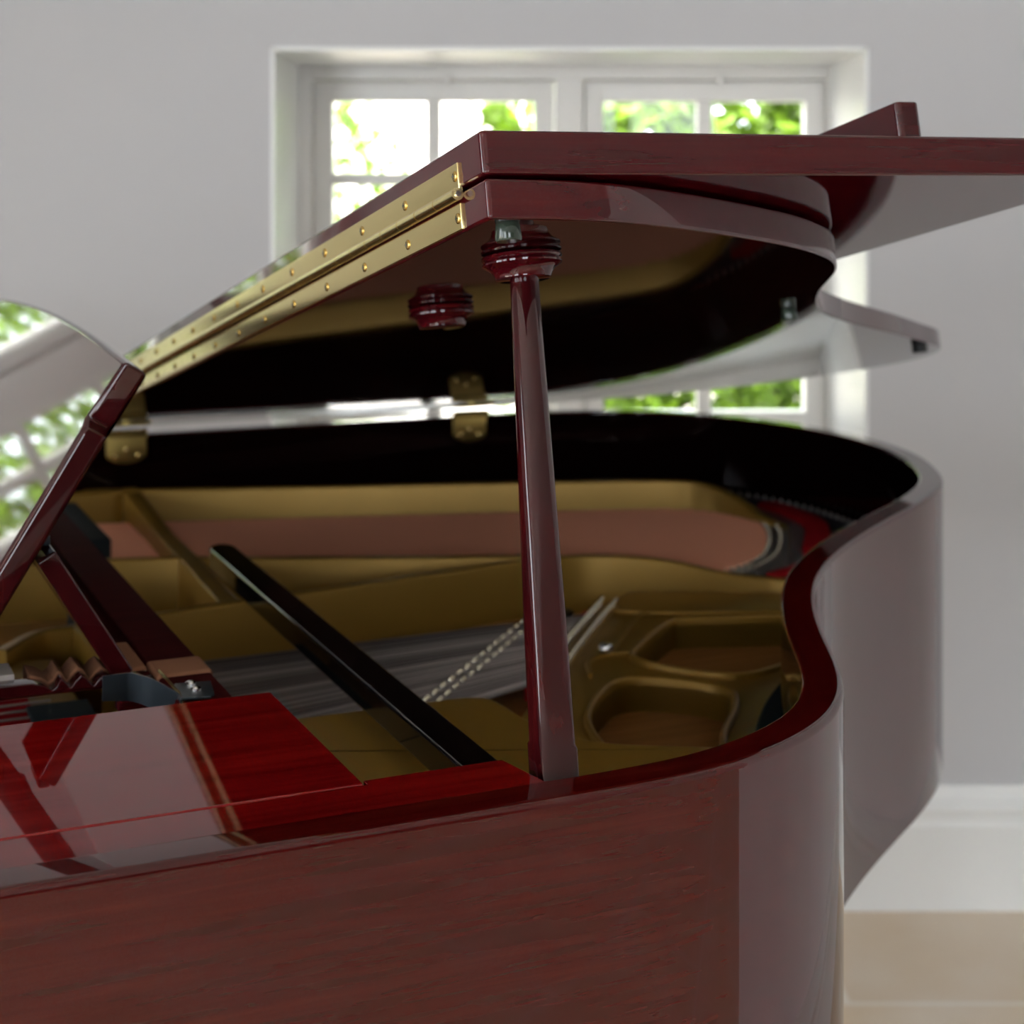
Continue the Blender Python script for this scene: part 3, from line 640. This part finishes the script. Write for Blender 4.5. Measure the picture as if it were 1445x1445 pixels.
# ------------------------------------------------------------------ garden
mb = MB(); mb.box(-14, 12, YB+.45, 16, -.25, -.2); mb.box(-14, XL-.4, -8, YB+.45, -.25, -.2); tag(world(mb, 'garden_ground', 'soil', smooth=0), kind='structure')
def bush(name, c, rad, n, mat, label, cat, leaf=.09, group=None, trunk=True):
    root = empty(name, (c[0], c[1], -.2)); tag(root, label, cat, group)
    mb = MB()
    for _ in range(n):
        while True:
            p = Vector([random.uniform(-1, 1) for _ in range(3)])
            if .35 < p.length < 1: break
        k = 1-.25*abs(math.sin(5*p.x+3*p.z)*math.cos(4*p.y+2*p.z)); q = Vector((p.x*rad[0]*k, p.y*rad[1]*k, c[2]+.2+p.z*rad[2]*k))
        a = Vector([random.gauss(0, 1) for _ in range(3)]).normalized(); b = a.cross(Vector([random.gauss(0, 1) for _ in range(3)])).normalized()
        l = leaf*random.uniform(.6, 1.3); w = l*.42; nn = a.cross(b)*l*.12
        mb.add([tuple(q-a*l*.5), tuple(q+b*w*.5-nn), tuple(q+a*l*.5), tuple(q-b*w*.5-nn)], [(0, 1, 2), (0, 2, 3)])
    mb.build('foliage', mat, root, off=(0, 0, 0), smooth=0)
    if trunk:
        mb = MB(); mb.tube([(0, 0, 0), (.05, 0, c[2]*.4), (0, .03, c[2]+.1)], [.09, .06, .03], 10); mb.build('trunk', 'bark', root, off=(0, 0, 0))
bush('garden_shrub', (.80, 5.3, 1.25), (1.05, .7, 1.5), 15000, 'leafA', 'bright yellow-green shrub outside the right half of the window', 'shrub')
bush('garden_shrub', (-.95, 7.6, 1.2), (.6, .4, .9), 2500, 'leafA', 'pale climbing shrub seen through the left half of the window', 'shrub', leaf=.08)
bush('garden_shrub', (1.9, 7.3, 1.6), (1.6, 1.0, 2.0), 9000, 'leafB', 'dark green shrub behind the bright shrub at right', 'shrub')
bush('garden_tree', (-3.7, 6.3, 1.5), (1.7, .9, 1.9), 18000, 'leafA', 'green tree outside to the left, seen reflected in the music desk', 'tree')
mb = MB(); mb.box(-3.2, .6, 8.6, 8.9, -.2, 3.2); gw = world(mb, 'garden_wall', 'render', smooth=0); tag(gw, 'sunlit white rendered wall across the garden', 'wall')
mb = MB(); mb.box(-3.25, .65, 8.55, 8.95, 3.2, 3.28, .01); world(mb, 'coping', 'roof', gw)

# ------------------------------------------------------------------ light, camera
w = bpy.data.worlds.new('sky'); SC.world = w; w.use_nodes = True
bg = w.node_tree.nodes['Background']; bg.inputs[0].default_value = (.86, .93, 1, 1); bg.inputs[1].default_value = 2.6
sun = bpy.data.lights.new('sun', 'SUN'); sun.energy = 6; sun.angle = R(1); sun.color = (1, .95, .86)
so = bpy.data.objects.new('sun', sun); COL.objects.link(so); so.rotation_euler = (R(38), 0, R(-25))
def portal(loc, rot, sx, sy):
    l = bpy.data.lights.new('portal', 'AREA'); l.shape = 'RECTANGLE'; l.size = sx; l.size_y = sy; l.cycles.is_portal = True
    o = bpy.data.objects.new('window_portal', l); COL.objects.link(o); o.location = loc; o.rotation_euler = rot
portal(((W1[0]+W1[1])/2, YB+.44, (W1[2]+W1[3])/2), (R(-90), 0, 0), 1.15, .86)
portal(((W2[0]+W2[1])/2, YB+.44, (W2[2]+W2[3])/2), (R(-90), 0, 0), 1.0, 1.0)
for q in LW: portal((XL-.39, (q[0]+q[1])/2, 1.17), (0, R(-90), 0), 2.25, q[1]-q[0])
for q in FW_FILL: portal(((q[0]+q[1])/2, YF-.19, (q[2]+q[3])/2), (R(90), 0, 0), q[1]-q[0], q[3]-q[2])

cd = bpy.data.cameras.new('cam'); cam = bpy.data.objects.new('cam', cd); COL.objects.link(cam)
cam.location = (0, 0, H); cam.rotation_euler = (R(90), 0, 0)
cd.sensor_width = 36; cd.lens = 2294/1445*36; cd.shift_y = -(722.5-288.6)/1445; cd.clip_start = .05
cd.dof.use_dof = True; cd.dof.focus_distance = .90; cd.dof.aperture_fstop = 9.5
SC.camera = cam
for o in bpy.data.objects:
    if '_off' in o: del o['_off']
SC.view_settings.view_transform = 'Standard'; SC.view_settings.look = 'None'; SC.view_settings.exposure = 2.42; SC.view_settings.gamma = 1
SC.view_settings.use_curve_mapping = False
